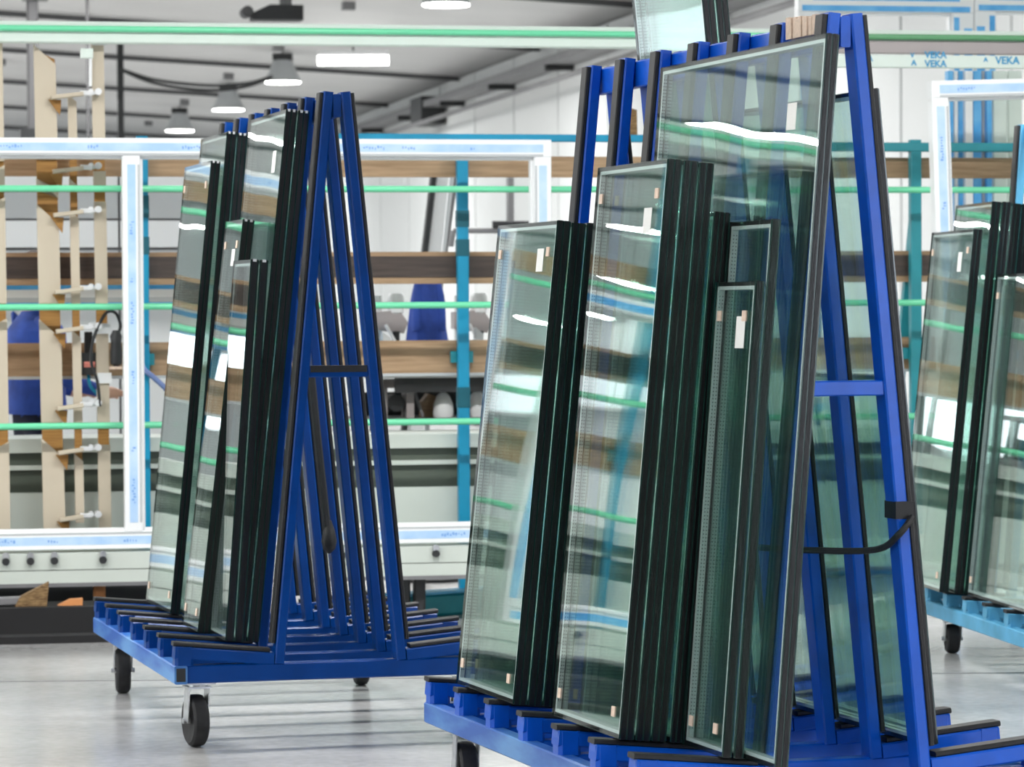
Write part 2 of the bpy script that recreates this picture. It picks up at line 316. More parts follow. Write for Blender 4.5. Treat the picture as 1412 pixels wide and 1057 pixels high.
# ---------------------------------------------------------------- racks
rA, rB, rBB, rZB, rZT, rZP, rSTEP = 0.0542, 0.219, 0.514, 0.2049, 0.2613, 0.334, 0.2835
class Rack: pass
def make_rack(label, x, y, t, paint, a=rA, b=rB, B=rBB, zb=rZB, zt=rZT, zp=rZP, Ht=2.0, n=7, brace_dark=False, worn=False):
    R = Rack(); R.M = Matrix.Translation((x, y, 0)) @ Matrix.Rotation(t, 4, 'Z')
    R.a, R.b, R.B, R.zp, R.m = a, b, B, zp, (b - a)/(Ht - zt)
    root = thing('a_frame_rack', label, 'rack', R.M, 'A-frame glass racks on casters'); R.root = root
    L = (n-1)*rSTEP; D = 0.06; RT = 0.013; LW = 0.03
    P, RB = M_[paint], M_['rubber']
    hh = zt - zb
    for s in (-1, 1):
        MB().bar((s*(B-.02), -D/2, zb+hh/2), (s*(B-.02), L+D/2, zb+hh/2), .04, hh, ch=.004).obj('side_beam', M_['scufflit'] if paint != 'oldblue' else P, root)
        MB().box(s*(B-.02)-.014, s*(B-.02)+.014, -D/2-.001, -D/2+.01, zb+.008, zt-.008).obj('tube_mouth', M_['dark'], root)
    zfoot = zt
    for i in range(n):
        u = i*rSTEP
        MB().bar((-B+.04, u, zb+hh/2), (B-.04, u, zb+hh/2), .05, hh-.002, ch=.004).obj('cross_beam', P, root)
        for s in (-1, 1):
            # leg tube, its outer side carries the rubber strip
            dx, dz = (a-b), (Ht-zfoot); ln = math.hypot(dx, dz)
            nx, nz = dz/ln, -dx/ln                       # outward normal (for s = +1)
            def pt(v, w, e): return (s*(v + nx*e), u, w + nz*e)
            leg = MB().bar(pt(b, zfoot, -RT-LW/2), pt(a, Ht, -RT-LW/2), D, LW, ref=(s*nx, 0, nz), ch=.004).obj('leg', P, root)
            MB().bar(pt(b-.03*R.m, zfoot+.06, -RT/2), pt(a, Ht-.005, -RT/2), D-.012, RT, ref=(s*nx, 0, nz), ch=.003).obj('rubber_strip', RB, leg)
            # support arm, square to the leg, with its own rubber
            za = lambda v: zp + R.m*(v - B)
            v0, v1 = b - .012, B - .003
            def ap(v, e): return (s*v, u, za(v) - e)
            arm = MB().bar(ap(v0, RT+.019), ap(v1, RT+.019), D-.004, .038, ch=.004).obj('support_arm', P, root)
            MB().bar(ap(v0+.012, RT/2), ap(v1+.004, RT/2), D-.012, RT, ch=.003).obj('rubber_strip', RB, arm)
            MB().bar((s*(B-.0315), u, zt-.002), (s*(B-.0315), u, zp-RT-.004), D-.002, .057, ref=(1,0,0), ch=.009).obj('post', P, root)
    MB().bar((0, -D/2+.004, Ht-.045), (0, L+D/2-.004, Ht-.045), .024, .07, ch=.003).obj('top_rail', P, root)
    for u in (0, L):
        z = 1.145; v = b + (a-b)*(z-zt)/(Ht-zt) - RT - LW
        MB().bar((-v, u, z), (v, u, z), .045, .035, ch=.003).obj('cross_brace', P, root)
        if brace_dark and u == 0:
            MB().box(-v+.004, v-.004, u-.026, u+.026, z-.002, z+.0185).obj('tape_wrap', RB, root)
    # casters
    r = zb*0.39; wd2 = .025
    for su, u in ((0, .08), (1, L-.08)):
        for s in (-1, 1):
            v = s*(B-.088); ang = 0.12 if su == 0 else -0.1
            Mc = Matrix.Translation((v, u, 0)) @ Matrix.Rotation(ang, 4, 'Z')
            c = thing('caster', '', '', None); del c['label']; del c['category']
            c.parent = root; c.matrix_local = Mc
            MB().lathe([(r*.5,-wd2*.7),(r*.86,-wd2),(r*.97,-wd2*.75),(r,-wd2*.35),(r,wd2*.35),(r*.97,wd2*.75),(r*.86,wd2),(r*.5,wd2*.7)], (0, .02, r), (1,0,0), 28).obj('wheel', M_['tyre'], c, True)
            f = MB()
            for q in (-1, 1):
                f.prism([(-.0, 0)], 0, 0) if False else None
                f.bar((q*(wd2+.006), .02, r), (q*(wd2+.006), .0, zb-.02), .05, .004, ref=(1,0,0), ch=.0005)
            f.box(-.036, .036, -.03, .04, zb-.024, zb-.018); f.cyl((0, 0, zb-.02), (0, 0, zb-.008), .028)
            f.cyl((-wd2-.016, .02, r), (wd2+.016, .02, r), .009, n=10)
            f.box(-.045, .045, -.05, .05, zb-.009, zb-.002)
            f.obj('fork', M_['steel'], c)
    return R
R1 = make_rack('shaded blue A-frame rack on the left, bare on its right side', -0.5346, 10.4424, 0.2604, 'blueshade', brace_dark=True)
R2 = make_rack('large bright blue A-frame rack in the right foreground, loaded on both sides', 0.7547, 7.7933, 0.298, 'blue')
x3 = hit(Matrix(), 1276, 832, (0, 13.2, 0), (0, 1, 0))
R3t = 0.13; L3 = 6*rSTEP; B3 = 0.40
R3 = make_rack('worn light blue A-frame rack cut by the right edge of the picture', x3.x + math.sin(R3t)*L3 + math.cos(R3t)*B3, 13.2 - math.cos(R3t)*L3 + math.sin(R3t)*B3, R3t, 'oldblue', a=.035, b=.17, B=B3, zb=.145, zt=.2, zp=.262, Ht=2.04)

# ---------------------------------------------------------------- insulating glass units
def unit(R, label, u0, u1, v0, w0, lean, h, th, panes=3, side=-1, corks=(), group=None, name='insulated_glass_unit'):
    """u: along the rack, v0/w0: outer lower edge, lean: angle of the sheet from upright (top toward the ridge)"""
    T = Vector((math.sin(lean)*(-side), 0, math.cos(lean))); Xa = Vector((0, 1, 0)); Ya = T.cross(Xa)
    ML = Matrix(((Xa.x, Ya.x, T.x, v0), (Xa.y, Ya.y, T.y, u0), (Xa.z, Ya.z, T.z, w0), (0, 0, 0, 1)))
    M = R.M @ ML; Lw = u1 - u0
    root = thing(name, label, 'glass unit', M, group)
    sg = 1 if side > 0 else -1                          # direction of the thickness from the outer face
    gp = .004; cav = (th - panes*gp)/(panes-1)
    def yy(a, b): return (min(sg*a, sg*b), max(sg*a, sg*b))
    e = .0012
    for k in range(panes):
        y0, y1 = yy(k*(gp+cav), k*(gp+cav)+gp)
        bm = MB(); bm.box(e, Lw-e, y0, y1, e, h-e)
        for fi in (0, 1, 3, 5): bm.m[fi] = 1
        bm.obj('glass_pane', [M_['glass'], M_['gedge']], root)
    sb = MB()
    sd, sp = .011, .008
    for k in range(panes-1):
        y0, y1 = yy(gp + k*(gp+cav), gp + k*(gp+cav) + cav)
        for (xa, xb, za, zb_) in ((0, sd, 0, h), (Lw-sd, Lw, 0, h), (sd, Lw-sd, 0, sd), (sd, Lw-sd, h-sd, h-.002)):
            sb.box(xa, xb, y0, y1, za, zb_)
        ss = MB(); q0, q1 = y0+.0003, y1-.0003
        for (xa, xb, za, zb_) in ((sd, sd+sp, sd, h-sd), (Lw-sd-sp, Lw-sd, sd, h-sd), (sd+sp, Lw-sd-sp, sd, sd+sp), (sd+sp, Lw-sd-sp, h-sd-sp, h-sd)):
            ss.box(xa, xb, q0, q1, za, zb_)
        so = ss.obj('spacer_bar', M_['spacer'], root)
        if True:                                        # rows of slots punched in the inward faces of the bars
            pf = MB(); ym = (q0+q1)/2; zz = sd+sp+.02; hw = min(.0011, cav*.2)
            while zz < h-.03 and h*1 > 0:
                for yo in (-cav*.22, cav*.22):
                    pf.add([(Lw-sd-sp-.0002, ym+yo-hw, zz), (Lw-sd-sp-.0002, ym+yo+hw, zz), (Lw-sd-sp-.0002, ym+yo+hw, zz+.0026), (Lw-sd-sp-.0002, ym+yo-hw, zz+.0026)], [(3,2,1,0)])
                zz += .0085
            po = pf.obj('slot_row', M_['dark'], so); po['kind'] = 'stuff'
    sb.obj('edge_seal', M_['seal'], root)
    for (cx, cz) in corks:
        MB().box(cx-.012, cx+.012, *yy(-.003, 0), cz-.012, cz+.012).obj('cork_pad', M_['cork'], root)
    if R is R1:
        for k in range(panes-1):
            ym = gp + k*(gp+cav) + cav/2; y0, y1 = yy(ym-cav*.3, ym+cav*.3)
            MB().box(-.002, .012, y0, y1, h-.007, h+.001).obj('corner_glint', M_['pvc'], root)  # white nubs standing for the bright glints at the top corners
    return root, M
def face_pt(M, px, py):
    p = hit(M, px, py, (0, 0, 0), (0, 1, 0)); return p.x, p.z
def paper(u, corners, name='paper_label'):
    root, M = u; xs = [face_pt(M, *c) for c in corners]
    x0, x1 = min(p[0] for p in xs), max(p[0] for p in xs); z0, z1 = min(p[1] for p in xs), max(p[1] for p in xs)
    w = min(.055, max(.03, x1-x0)); xm = (x0+x1)/2
    MB().box(xm-w/2, xm+w/2, .0004, .0012, z0, z1).obj(name, M_['paper'], root)
def arm_hit(R, px, py, side=-1):
    # plane of the arm tops on the left side: w = zp + m*(-v - B)
    return hit(R.M, px, py, (side*R.B, 0, R.zp), (-side*R.m, 0, 1))
def armw(R, v): return R.zp + R.m*(abs(v) - R.B)
def end_top(R, px, py, u): return hit(R.M, px, py, (0, u, 0), (0, 1, 0))
def pack(R, labels, v0, u0, u1, top, n, th, panes=3, gap=.003, corks=False, lean=None, jit=True, groups=None):
    """units of one stack, outermost first; top = (v,w) of the outer upper corner at the near end"""
    w0 = armw(R, v0) + .0025
    le = math.atan2(top[0]-v0, top[1]-w0) if lean is None else lean
    h = (top[1]-w0)/math.cos(le)
    out = []
    for k in range(n):
        v = v0 + k*(th+gap)*math.cos(le); 
        lab = labels[k] if k < len(labels) else labels[-1]
        w = w0 - k*(th+gap)*math.sin(le) + max(0, armw(R, v)+.0025-(w0 - k*(th+gap)*math.sin(le)))
        ck = ((.05, .06), (.05, h-.08), (u1-u0-.05, .06), (u1-u0-.05, h-.08)) if corks else ()
        du = random.uniform(-.004, .004) if (jit and k) else 0; dh = random.uniform(-.002, .002) if (jit and k) else 0
        out.append(unit(R, lab, u0+du, u1+du - (random.uniform(.03, .09) if k else 0), v, w, le, h+dh, th, panes, -1, ck))
    print('PACK', labels[0][:46], 'u0 %.3f u1 %.3f v0 %.3f lean %.2f h %.3f inner v %.3f (leg %.3f)' % (u0, u1, v0, math.degrees(le), h, v0+n*(th+gap), -R.b))
    return out
def vw(p): return (p.x, p.z)

# --- left rack, left side
nb = arm_hit(R1, 234.7, 847); fb = arm_hit(R1, 201.4, 829.4); u0, u1 = nb.y, fb.y
p1 = pack(R1, ['leftmost glass unit on the left rack, mirroring pale green and a blue-striped frame'], nb.x, u0, u1, vw(end_top(R1, 291, 221, u0)), 1, .033, corks=True)
v2 = nb.x + .05
p2 = pack(R1, ['taller glass unit standing right behind the leftmost one, two white dots on its top corner', 'second tall glass unit behind the leftmost one, nearest to the rack legs there'], v2, u0-.01, u1-.03, vw(end_top(R1, 312.8, 181, u0-.01)), 2, .034)
nb3 = arm_hit(R1, 272.3, 872.7); fb3 = arm_hit(R1, 242.5, 860.6)
p3 = pack(R1, ['half-height glass unit on the left rack with many pale spacer lines'], nb3.x, nb3.y, fb3.y, vw(end_top(R1, 335, 301.5, nb3.y)), 1, .038, corks=True)
nb4 = arm_hit(R1, 310.6, 885); fb4 = arm_hit(R1, 288, 875)
p4 = pack(R1, ['low dark green glass unit nearest the front corner of the left rack', 'low black-ended glass unit tucked behind the dark green one on the left rack'], nb4.x, nb4.y, max(fb4.y, nb4.y+.3), vw(end_top(R1, 345.7, 357, nb4.y)), 2, .026, panes=2)
q = arm_hit(R1, 354, 886); v6 = -rB - .078
tp = end_top(R1, 394.6, 150, q.y)
p6 = pack(R1, ['tallest glass unit on the left rack, its black end beside the front blue legs', 'tall glass unit lying directly on the rubber strips of the left rack legs'], v6, q.y, q.y+.61, vw(tp), 2, .0355)
paper(p6[0], [(375, 209), (381, 237)]); paper(p3[0], [(317, 344), (326, 366)])

# --- right rack, left side
nb = arm_hit(R2, 706.9, 972); fb = arm_hit(R2, 638.4, 943.7)
q1 = pack(R2, ['leftmost glass unit on the right rack, pale with a white label near its top', 'dark-edged glass unit behind the leftmost one on the right rack', 'third glass unit of the left stack on the right rack, nearest to its legs'], nb.x, nb.y, fb.y, vw(end_top(R2, 768.5, 303, nb.y)), 3, .037, corks=True)
paper(q1[0], [(740, 343), (750, 374)])
nb2 = arm_hit(R2, 856.6, 1021); nb2.x -= .006; fb2 = arm_hit(R2, 758.8, 987)
q2 = pack(R2, ['broad central glass unit with greenish face and white label, front of the thick stack', 'middle unit of the thick black-ended central stack', 'third unit from the front of the thick black-ended central stack'], nb2.x, nb2.y, fb2.y, vw(end_top(R2, 920.5, 218, nb2.y)), 3, .037, corks=True)
paper(q2[0], [(887, 287), (899, 321)])
v3 = nb2.x + 3*.0405 + .004
t3 = end_top(R2, 984.5, 291, nb2.y)
q3 = pack(R2, ['quadruple glass unit with three square holes on its top corner, last of the central stack'], v3, nb2.y, nb2.y+.34, vw(t3), 1, .042, panes=4)
nb5 = Vector((-rB - .038, -.22, 0))
t5 = end_top(R2, 1139, 45, nb5.y)
q5 = pack(R2, ['tall clear glass unit overhanging the front of the right rack, reaching the ridge'], nb5.x, nb5.y, nb5.y+1.09, vw(t5), 1, .033)
paper(q5[0], [(1086, 143), (1098, 178)])
nb4 = arm_hit(R2, 998.6, 1046)
le5 = math.atan2(t5.x-nb5.x, t5.z-armw(R2, nb5.x))
v4b = nb5.x - .0268
t4b = hit(R2.M, 1079, 300, (v4b, 0, armw(R2, v4b)), (math.cos(le5), 0, -math.sin(le5)))
pack(R2, ['mid-height blue-green glass unit pressed between the labelled low one and the tall clear one'], v4b, nb4.y-.003, nb4.y+.27, (v4b + math.tan(le5)*(t4b.z-armw(R2, v4b)), t4b.z), 1, .024, panes=2, lean=le5)
v4 = v4b - .027
t4 = end_top(R2, 1051, 386.5, nb4.y)
q4 = pack(R2, ['low teal glass unit with a white paper label, outermost before the tall clear one'], v4, nb4.y, nb4.y+.26, vw(t4), 1, .0235, panes=2, corks=True, lean=le5)
paper(q4[0], [(1013, 436), (1029, 480)])
# --- right rack, right side (seen through the legs)
def rpack(R, labels, e, u0, u1, h, n, th, panes=3):
    le = math.atan(R.m)
    out = []
    for k in range(n):
        vo = R.b + (e + (k+1)*(th+.003))/math.cos(le)
        out.append(unit(R, labels[k], u0, u1, vo, armw(R, vo)+.002, le, h, th, panes, 1))
    return out
qs = arm_hit(R2, 1131, 987, 1); print('S2 far', qs)
zt_ = end_top(R2, 1196, 118, .06); print('S2 top', zt_)
s2 = rpack(R2, ['clear glass unit behind the front right leg of the right rack, strapped to it'], .004, .06, 0.98, (zt_.z-.31)*1.0, 1, .037)
s3 = rpack(R2, ['shorter glass unit on the far side of the right rack, outside the strapped one'], .048, .2, .85, .86, 1, .03)
s1 = rpack(R2, ['tallest glass unit rising above the ridge behind the right rack, cut by the picture top', 'second glass unit rising above the ridge behind the right rack, the outer one'], .004, 1.06, 1.6, 2.14, 2, .034)
# --- far right rack
nb = arm_hit(R3, 1295, 817); tp = end_top(R3, 1342.5, 315, nb.y); 
t1 = pack(R3, ['labelled greenish glass unit at the far end of the worn light blue rack'], nb.x, nb.y, nb.y+.62, vw(tp), 1, .036, corks=True)
print('T1 far', face_pt(t1[0][1], 1296, 317)); paper(t1[0], [(1318, 348), (1329, 374)])
v2 = nb.x + .052
tp = end_top(R3, 1368, 277, nb.y-.02)
t2 = pack(R3, ['tallest black-ended glass unit on the worn light blue rack', 'second black-ended glass unit of the tallest stack at the right edge', 'third black-ended glass unit of the tallest stack at the right edge', 'innermost black-ended glass unit of the tallest stack at the right edge'], v2, nb.y-.02, nb.y+.5, vw(tp), 4, .036)
fb = arm_hit(R3, 1331, 820); tf = end_top(R3, 1373, 378, fb.y)
t3 = pack(R3, ['pale glass unit nearest the right edge, its lower corner above the rack posts'], fb.x, fb.y-.85, fb.y-.01, vw(tf), 1, .036, corks=True)
print('T3', fb)

# ---------------------------------------------------------------- straps on the racks
def rk(R, v, u, w): return R.M @ Vector((v, u, w))
def legv(R, w): return R.b + (R.a-R.b)*(w-rZT)/(2.0-rZT)
b2 = MB(); wa, wb2 = .845, .885
vm = legv(R2, (wa+wb2)/2); x0, x1 = vm-.0435, vm+.001
b2.box(x0-.0015, x1+.0015, -.0325, -.031, wa, wb2); b2.box(x0-.0015, x1+.0015, .031, .0325, wa, wb2)
b2.box(x1, x1+.0015, -.0325, .0325, wa, wb2); b2.box(x0-.0015, x0, -.0325, .0325, wa, wb2)
st = thing('tie_strap', 'black elastic strap tied round the front right leg of the right rack', 'strap', R2.M)
b2.obj('band', M_['rubber'], st)
pa = [(legv(R2, .83)-.01, -.04, .85), (legv(R2, .80)-.05, -.045, .81), (.10, .05, .77), (-.02, .16, .765), (-.10, .3, .765)]
MB().path(curve_pts(pa), .008).obj('cord', M_['rubber'], st, True)
st = thing('tie_strap', 'black strap with a knot hanging down a leg inside the left rack', 'strap', R1.M)
wz = 1.12; 
pts = [(legv(R1, 1.12)-.052, .81, 1.12), (legv(R1, .9)-.052, .81, .9), (legv(R1, .72)-.05, .81, .72), (legv(R1, .6)-.05, .81, .60)]
MB().path(curve_pts(pts), .012).obj('band', M_['rubber'], st, True)
MB().lathe([(.004,0),(.02,.015),(.026,.04),(.02,.075),(.008,.11)], (legv(R1,.56)-.05, .81, .53), n=12).obj('knot', M_['rubber'], st, True)
bz = MB(); vv = legv(R2, 1.95)
pk = thing('packing_block', 'frayed beige packing block wedged on the ridge of the right rack', 'packing', R2.M)
bk = MB(); x0, x1 = -.045, -.012
for k in range(9): bk.box(x0+random.uniform(-.004,.003), x1, .05+.02*k, .068+.02*k, 1.955, 2.0+random.uniform(-.004,.008))
bk.obj('felt_strips', M_['cork'], pk)['kind'] = 'stuff'

# ---------------------------------------------------------------- the glazing press behind (frame PR: X along, Y back, Z up)
TP = 0.19
PR = Matrix.Translation((-2.145, 14.3, 0)) @ Matrix.Rotation(TP, 4, 'Z')
def pp(px, py, d): p = hit(PR, px, py, (0, d, 0), (0, 1, 0)); return p.x, p.z
S0, S1 = -9.0, 6.5
press = thing('glazing_press', 'long pale glazing press with mint green rods and teal posts behind the racks', 'machine', PR)
PD = .14                                               # rods
for y in (260, 423, 587):
    z = pp(100, y, PD)[1]
    MB().cyl((S0, PD, z), (S1, PD, z), .0145, n=12).obj('rod', M_['mint'], press, True)
z0, z1 = pp(100, 60, .2)[1], pp(100, 30, .2)[1]
MB().bar((S0, .2, (z0+z1)/2), (S1, .2, (z0+z1)/2), .06, z1-z0, ch=.006).obj('top_beam', M_['beam'], press)
zr = pp(100, 39, PD)[1]
xm_ = pp(1060, 45, PD)[0]
MB().cyl((S0, PD+.015, zr), (xm_, PD+.015, zr), .0135, n=12).obj('rod', M_['mint'], press, True)
MB().cyl((xm_+.01, PD+.015, zr), (S1, PD+.015, zr), .0135, n=12).obj('rod', M_['mintd'], press, True)
MB().cyl((-4.0, -.25, .02), (-3.2, .1, 2.5), .02, n=12).obj('rod', M_['mint'], press, True)
ba, bb = pp(1262, 300, .45), pp(1241, 520, .45)
MB().bar((ba[0], .46, ba[1]), (bb[0], .46, bb[1]), .045, .04, ref=(0,1,0), ch=.003).obj('brace', M_['tealg'], press)
postz = pp(638, 190, .36)[1]
sp = [pp(x, 400, .36)[0] for x in (197, 638, 1262)]
posts = sp + [sp[0]-1.37*k for k in range(1, 7)] + [sp[2] + 1.5]
for s in posts:
    MB().bar((s, .36, 0.02), (s, .36, zr+.02 if s not in sp else postz), .045, .05, ref=(1,0,0), ch=.004).obj('post', M_['tealg' if s > 2.5 else 'teal'], press)
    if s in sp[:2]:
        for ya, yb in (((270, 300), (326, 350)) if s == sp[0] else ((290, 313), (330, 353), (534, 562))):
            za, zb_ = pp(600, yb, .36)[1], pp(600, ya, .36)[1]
            MB().bar((s, .36, za), (s, .36, zb_), .05, .056, ref=(1,0,0), ch=.003).obj('sleeve', M_['tealshade'], press)  # dark wraps put in for the shadow bands on the posts
s0 = pp(465, 190, .36)[0]
MB().bar((s0, .36, postz), (pp(900, 193, .36)[0], .36, postz), .05, .032, ch=.003).obj('top_rail', M_['teal'], press)
zz = pp(1300, 203, .36)[1]
MB().bar((pp(1000, 203, .36)[0], .36, zz), (S1, .36, zz), .05, .04, ch=.003).obj('top_rail', M_['tealg'], press)
def plank(xa, xb, ya, yb, m, d=.42, name='plank', th=.03):
    s_a, s_b = (xa if isinstance(xa, str) is False and abs(xa) < 20 else pp(xa, ya, d)[0]), (xb if abs(xb) < 20 else pp(xb, ya, d)[0])
    za, zb_ = pp(600, yb, d)[1], pp(600, ya, d)[1]
    return MB().box(s_a, s_b, d, d+th, za, zb_).obj(name, M_[m], press)
plank(S0, 5.0, 215, 244, 'wood')
plank(S0, 5.2, 347, 353, 'wood', .43, th=.12); plank(S0, 5.2, 353, 382, 'dwood', .41); plank(S0, 5.2, 382, 391, 'wood', .415)
plank(S0, 5.2, 469, 514, 'wood')
plank(S0, 5.2, 514, 518, 'pvcg', .41, 'ledge', .1)
for s_ in posts:
    MB().box(s_-.05, s_+.05, .385, .41, pp(600, 500, .4)[1], pp(600, 484, .4)[1]).obj('clamp_plate', M_['tealg'], press)
# lower body: stepped panels
def panel(ya, yb, m, d, dep=.05): 
    za, zb_ = pp(600, yb, d)[1], pp(600, ya, d)[1]
    MB().box(S0, S1, d, d+dep, za, zb_).obj('body_panel', M_[m], press)
panel(598, 617, 'machine', .42, .5); panel(617, 635, 'machd', .46, .3); panel(634, 640, 'machine', .43, .2); panel(640, 671, 'machd', .46, .3); panel(671, 740, 'machine', .42, .4)
for x in (40, 520): pass
# conveyor beam carrying the frames
zc1, zc0 = pp(100, 762, -.06)[1], pp(100, 804, -.06)[1]
zm = zc0 + (zc1-zc0)*.45
MB().box(S0, S1, -.075, .12, zm+.002, zc1).obj('conveyor_beam', M_['machine'], press)
MB().box(S0, S1, -.078, .12, zc0, zm-.002).obj('conveyor_beam', M_['machine'], press)
MB().box(S0, S1, -.06, .1, zm-.003, zm+.003).obj('beam_joint', M_['grey'], press)
MB().box(S0, S1, -.085, -.075, zc0-.012, zc0+.004).obj('beam_lip', M_['grey'], press)
for x in (8, 42, 75, 142, 445, 472, 601): 
    s = pp(x, 783, -.08)[0]; 
    MB().cyl((s, -.095, zc1-.03), (s, -.07, zc1-.03), .016, n=12).obj('bolt', M_['dark'], press)
    MB().cyl((s, -.09, zc1-.006), (s, -.07, zc1-.006), .014, n=12).obj('bolt', M_['steel'], press)
for k in range(12):
    s = -1.2 - 0.62*k; MB().cyl((s, -.095, zc1-.03), (s, -.07, zc1-.03), .016, n=12).obj('bolt', M_['dark'], press)
for x in (-900, -500, -120, 137, 557, 578, 1000, 1400):
    s = pp(x, 815, .02)[0]; MB().bar((s, .02, 0), (s, .02, zc0), .05, .05, ref=(1,0,0)).obj('foot', M_['orange'] if x == 137 else M_['dark'], press)
MB().box(S0, 0.95, .3, .6, 0.0, zc0-.01).obj('plinth', M_['dark'], press)
MB().box(S0, S1, .42, .46, zc0, pp(600, 740, .42)[1]).obj('body_panel', M_['machine'], press)
# kerb strip in the floor before the machine
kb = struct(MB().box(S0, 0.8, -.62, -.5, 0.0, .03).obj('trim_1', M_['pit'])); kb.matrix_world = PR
fj = struct(MB().box(-9, 9, -.006, .006, 0.0, .0015).obj('trim_2', M_['grey'])); p = on_z(100, 939, 0); fj.matrix_world = Matrix.Translation((0, p.y+.06, 0)) @ Matrix.Rotation(.03, 4, 'Z')

# ---------------------------------------------------------------- window frames on the press
def window_frame(label, M, s0, s1, z0, z1, w=.075, mull=(), film='film', depth=.07, group='white window frames with blue film', name='window_frame', stripe=.034, stripes=None):
    root = thing(name, label, 'window frame', M, group)
    def rail(nm, a, b, inner, ref):
        o = MB(); a, b = Vector(a), Vector(b); inn = Vector(inner)
        o.bar(a, b, depth, w, ref=inn, ch=.004)
        o.bar(a + inn*(w*.5+.006) + Vector((0, .012, 0)), b + inn*(w*.5+.006) + Vector((0, .012, 0)), depth*.6, .013, ref=inn, ch=.002)
        ob = o.obj(nm, M_['pvc'], root)
        d = (b-a).normalized()*w*.48
        for off, sw in (stripes or [(0, stripe)]):
            q = d.normalized()*(w*.48 - off*.9)
            MB().bar(a + q + inn*off + Vector((0, -depth/2-.0008, 0)), b - q + inn*off + Vector((0, -depth/2-.0008, 0)), .0016, sw, ref=inn, ch=.0003).obj('film_strip', M_[film], ob)
        if film == 'film':
            mk = MB(); L_ = (b-a).length; e1 = (b-a).normalized(); x = .12
            while x < L_ - .2:
                for k in range(random.randint(2, 9)):
                    c = a + e1*(x + .012*k) + inn*random.uniform(-.004, .004) + Vector((0, -depth/2-.0019, 0)); hw, hh2 = random.uniform(.002, .005), random.uniform(.003, .007)
                    mk.add([c-e1*hw-inn*hh2, c+e1*hw-inn*hh2, c+e1*hw+inn*hh2, c-e1*hw+inn*hh2], [(0,1,2,3)])
                x += random.uniform(.16, .42)
            mk.obj('print_marks', M_['mark'], ob)['kind'] = 'stuff'
        g = MB().bar(a + d + inn*(w*.40) + Vector((0, -depth/2-.0002, 0)), b - d + inn*(w*.40) + Vector((0, -depth/2-.0002, 0)), .0012, w*.12, ref=inn, ch=.0002).obj('groove', M_['pvcg'], ob)
    h = w/2
    rail('rail', (s0, 0, z1-h), (s1, 0, z1-h), (0,0,-1), 0); rail('rail', (s0, 0, z0+h), (s1, 0, z0+h), (0,0,1), 0)
    rail('stile', (s0+h, 0, z0+w), (s0+h, 0, z1-w), (1,0,0), 0); rail('stile', (s1-h, 0, z0+w), (s1-h, 0, z1-w), (-1,0,0), 0)
    for m in mull: rail('mullion', (m, 0, z0+w), (m, 0, z1-w), (1,0,0), 0)
    return root
FD = .0
sl, zt = pp(0, 190, FD); sr = pp(758, 207, FD)[0]; zb = pp(100, 757, FD)[1]; sm = pp(182, 470, FD)[0]
zb = max(zb, zc1+.002)
window_frame('long white window frame with a mullion standing on the press behind the left rack', PR, sm-(sr-sm), sr, zb, zt, mull=(sm,))
w2 = sr-sm
window_frame('white window frame on the press farther left, outside the picture', PR, sm-3.1*w2, sm-1.15*w2, zb, zt-.25, mull=(sm-2.1*w2,), film='filmd')
# small frame by the right rack, leaning a little
p0 = pp(1284, 112, -.25); p1_ = pp(1294, 420, -.25)
lean = math.atan2(p0[0]-p1_[0], p0[1]-p1_[1])
Mx = PR @ Matrix.Translation((p0[0], -.25, p0[1])) @ Matrix.Rotation(lean, 4, 'Y')
hgt = p0[1]/math.cos(lean) - .012
window_frame('tall white and pale blue window frame standing behind the worn light blue rack', Mx, -.01, 1.15, -hgt, 0, film='film', stripe=.036)
# big frames with saturated film standing behind the press
BF = 1.9
def bigframe(xa, xb, ytop, d, label):
    sa, za = pp(xa, ytop, d); sb_ = pp(xb, ytop, d)[0]
    return window_frame(label, PR @ Matrix.Translation((0, d, 0)), sa, sb_, .0, za, w=.11, film='filmd', stripes=[(-.024, .042), (.036, .028)])
bigframe(1098, 1340, -14, BF, 'tall window frame with deep blue film behind the press, nearer the ridge of the right rack')
bigframe(1341, 1600, -14, BF, 'tall window frame with deep blue film behind the press, in the top right corner')
# upright profiles between them
for i, (xa, wpx, m) in enumerate(((1305, 8, 'filmd'), (1313, 6, 'pvc'), (1319, 10, 'filmd'), (1329, 11, 'pvc'), (1340, 12, 'filmd'), (1352, 7, 'pvcg'), (1359, 7, 'filmd'), (1367, 20, 'beam'), (1388, 20, 'beam'))):
    d = 1.3 + .02*(i % 3); s, z = pp(xa, 98, d); ww = wpx/4707*16
    t = tag(MB().bar((s+ww/2, 0, .002), (s+ww/2, 0, z), ww, .05, ref=(0,1,0), ch=.003).obj('pvc_profile', M_[m]), '', '')
    t.matrix_world = PR @ Matrix.Translation((0, d, 0))
    nm = {'filmd': 'blue filmed', 'pvc': 'white', 'pvcg': 'grey', 'beam': 'pale green printed'}[m]
    tag(t, ('%s upright profile behind the press at right, %s from the left' % (nm, ('first', 'second', 'third', 'fourth', 'fifth', 'sixth', 'seventh', 'eighth', 'ninth')[i])), 'profile', 'upright profiles behind the press')
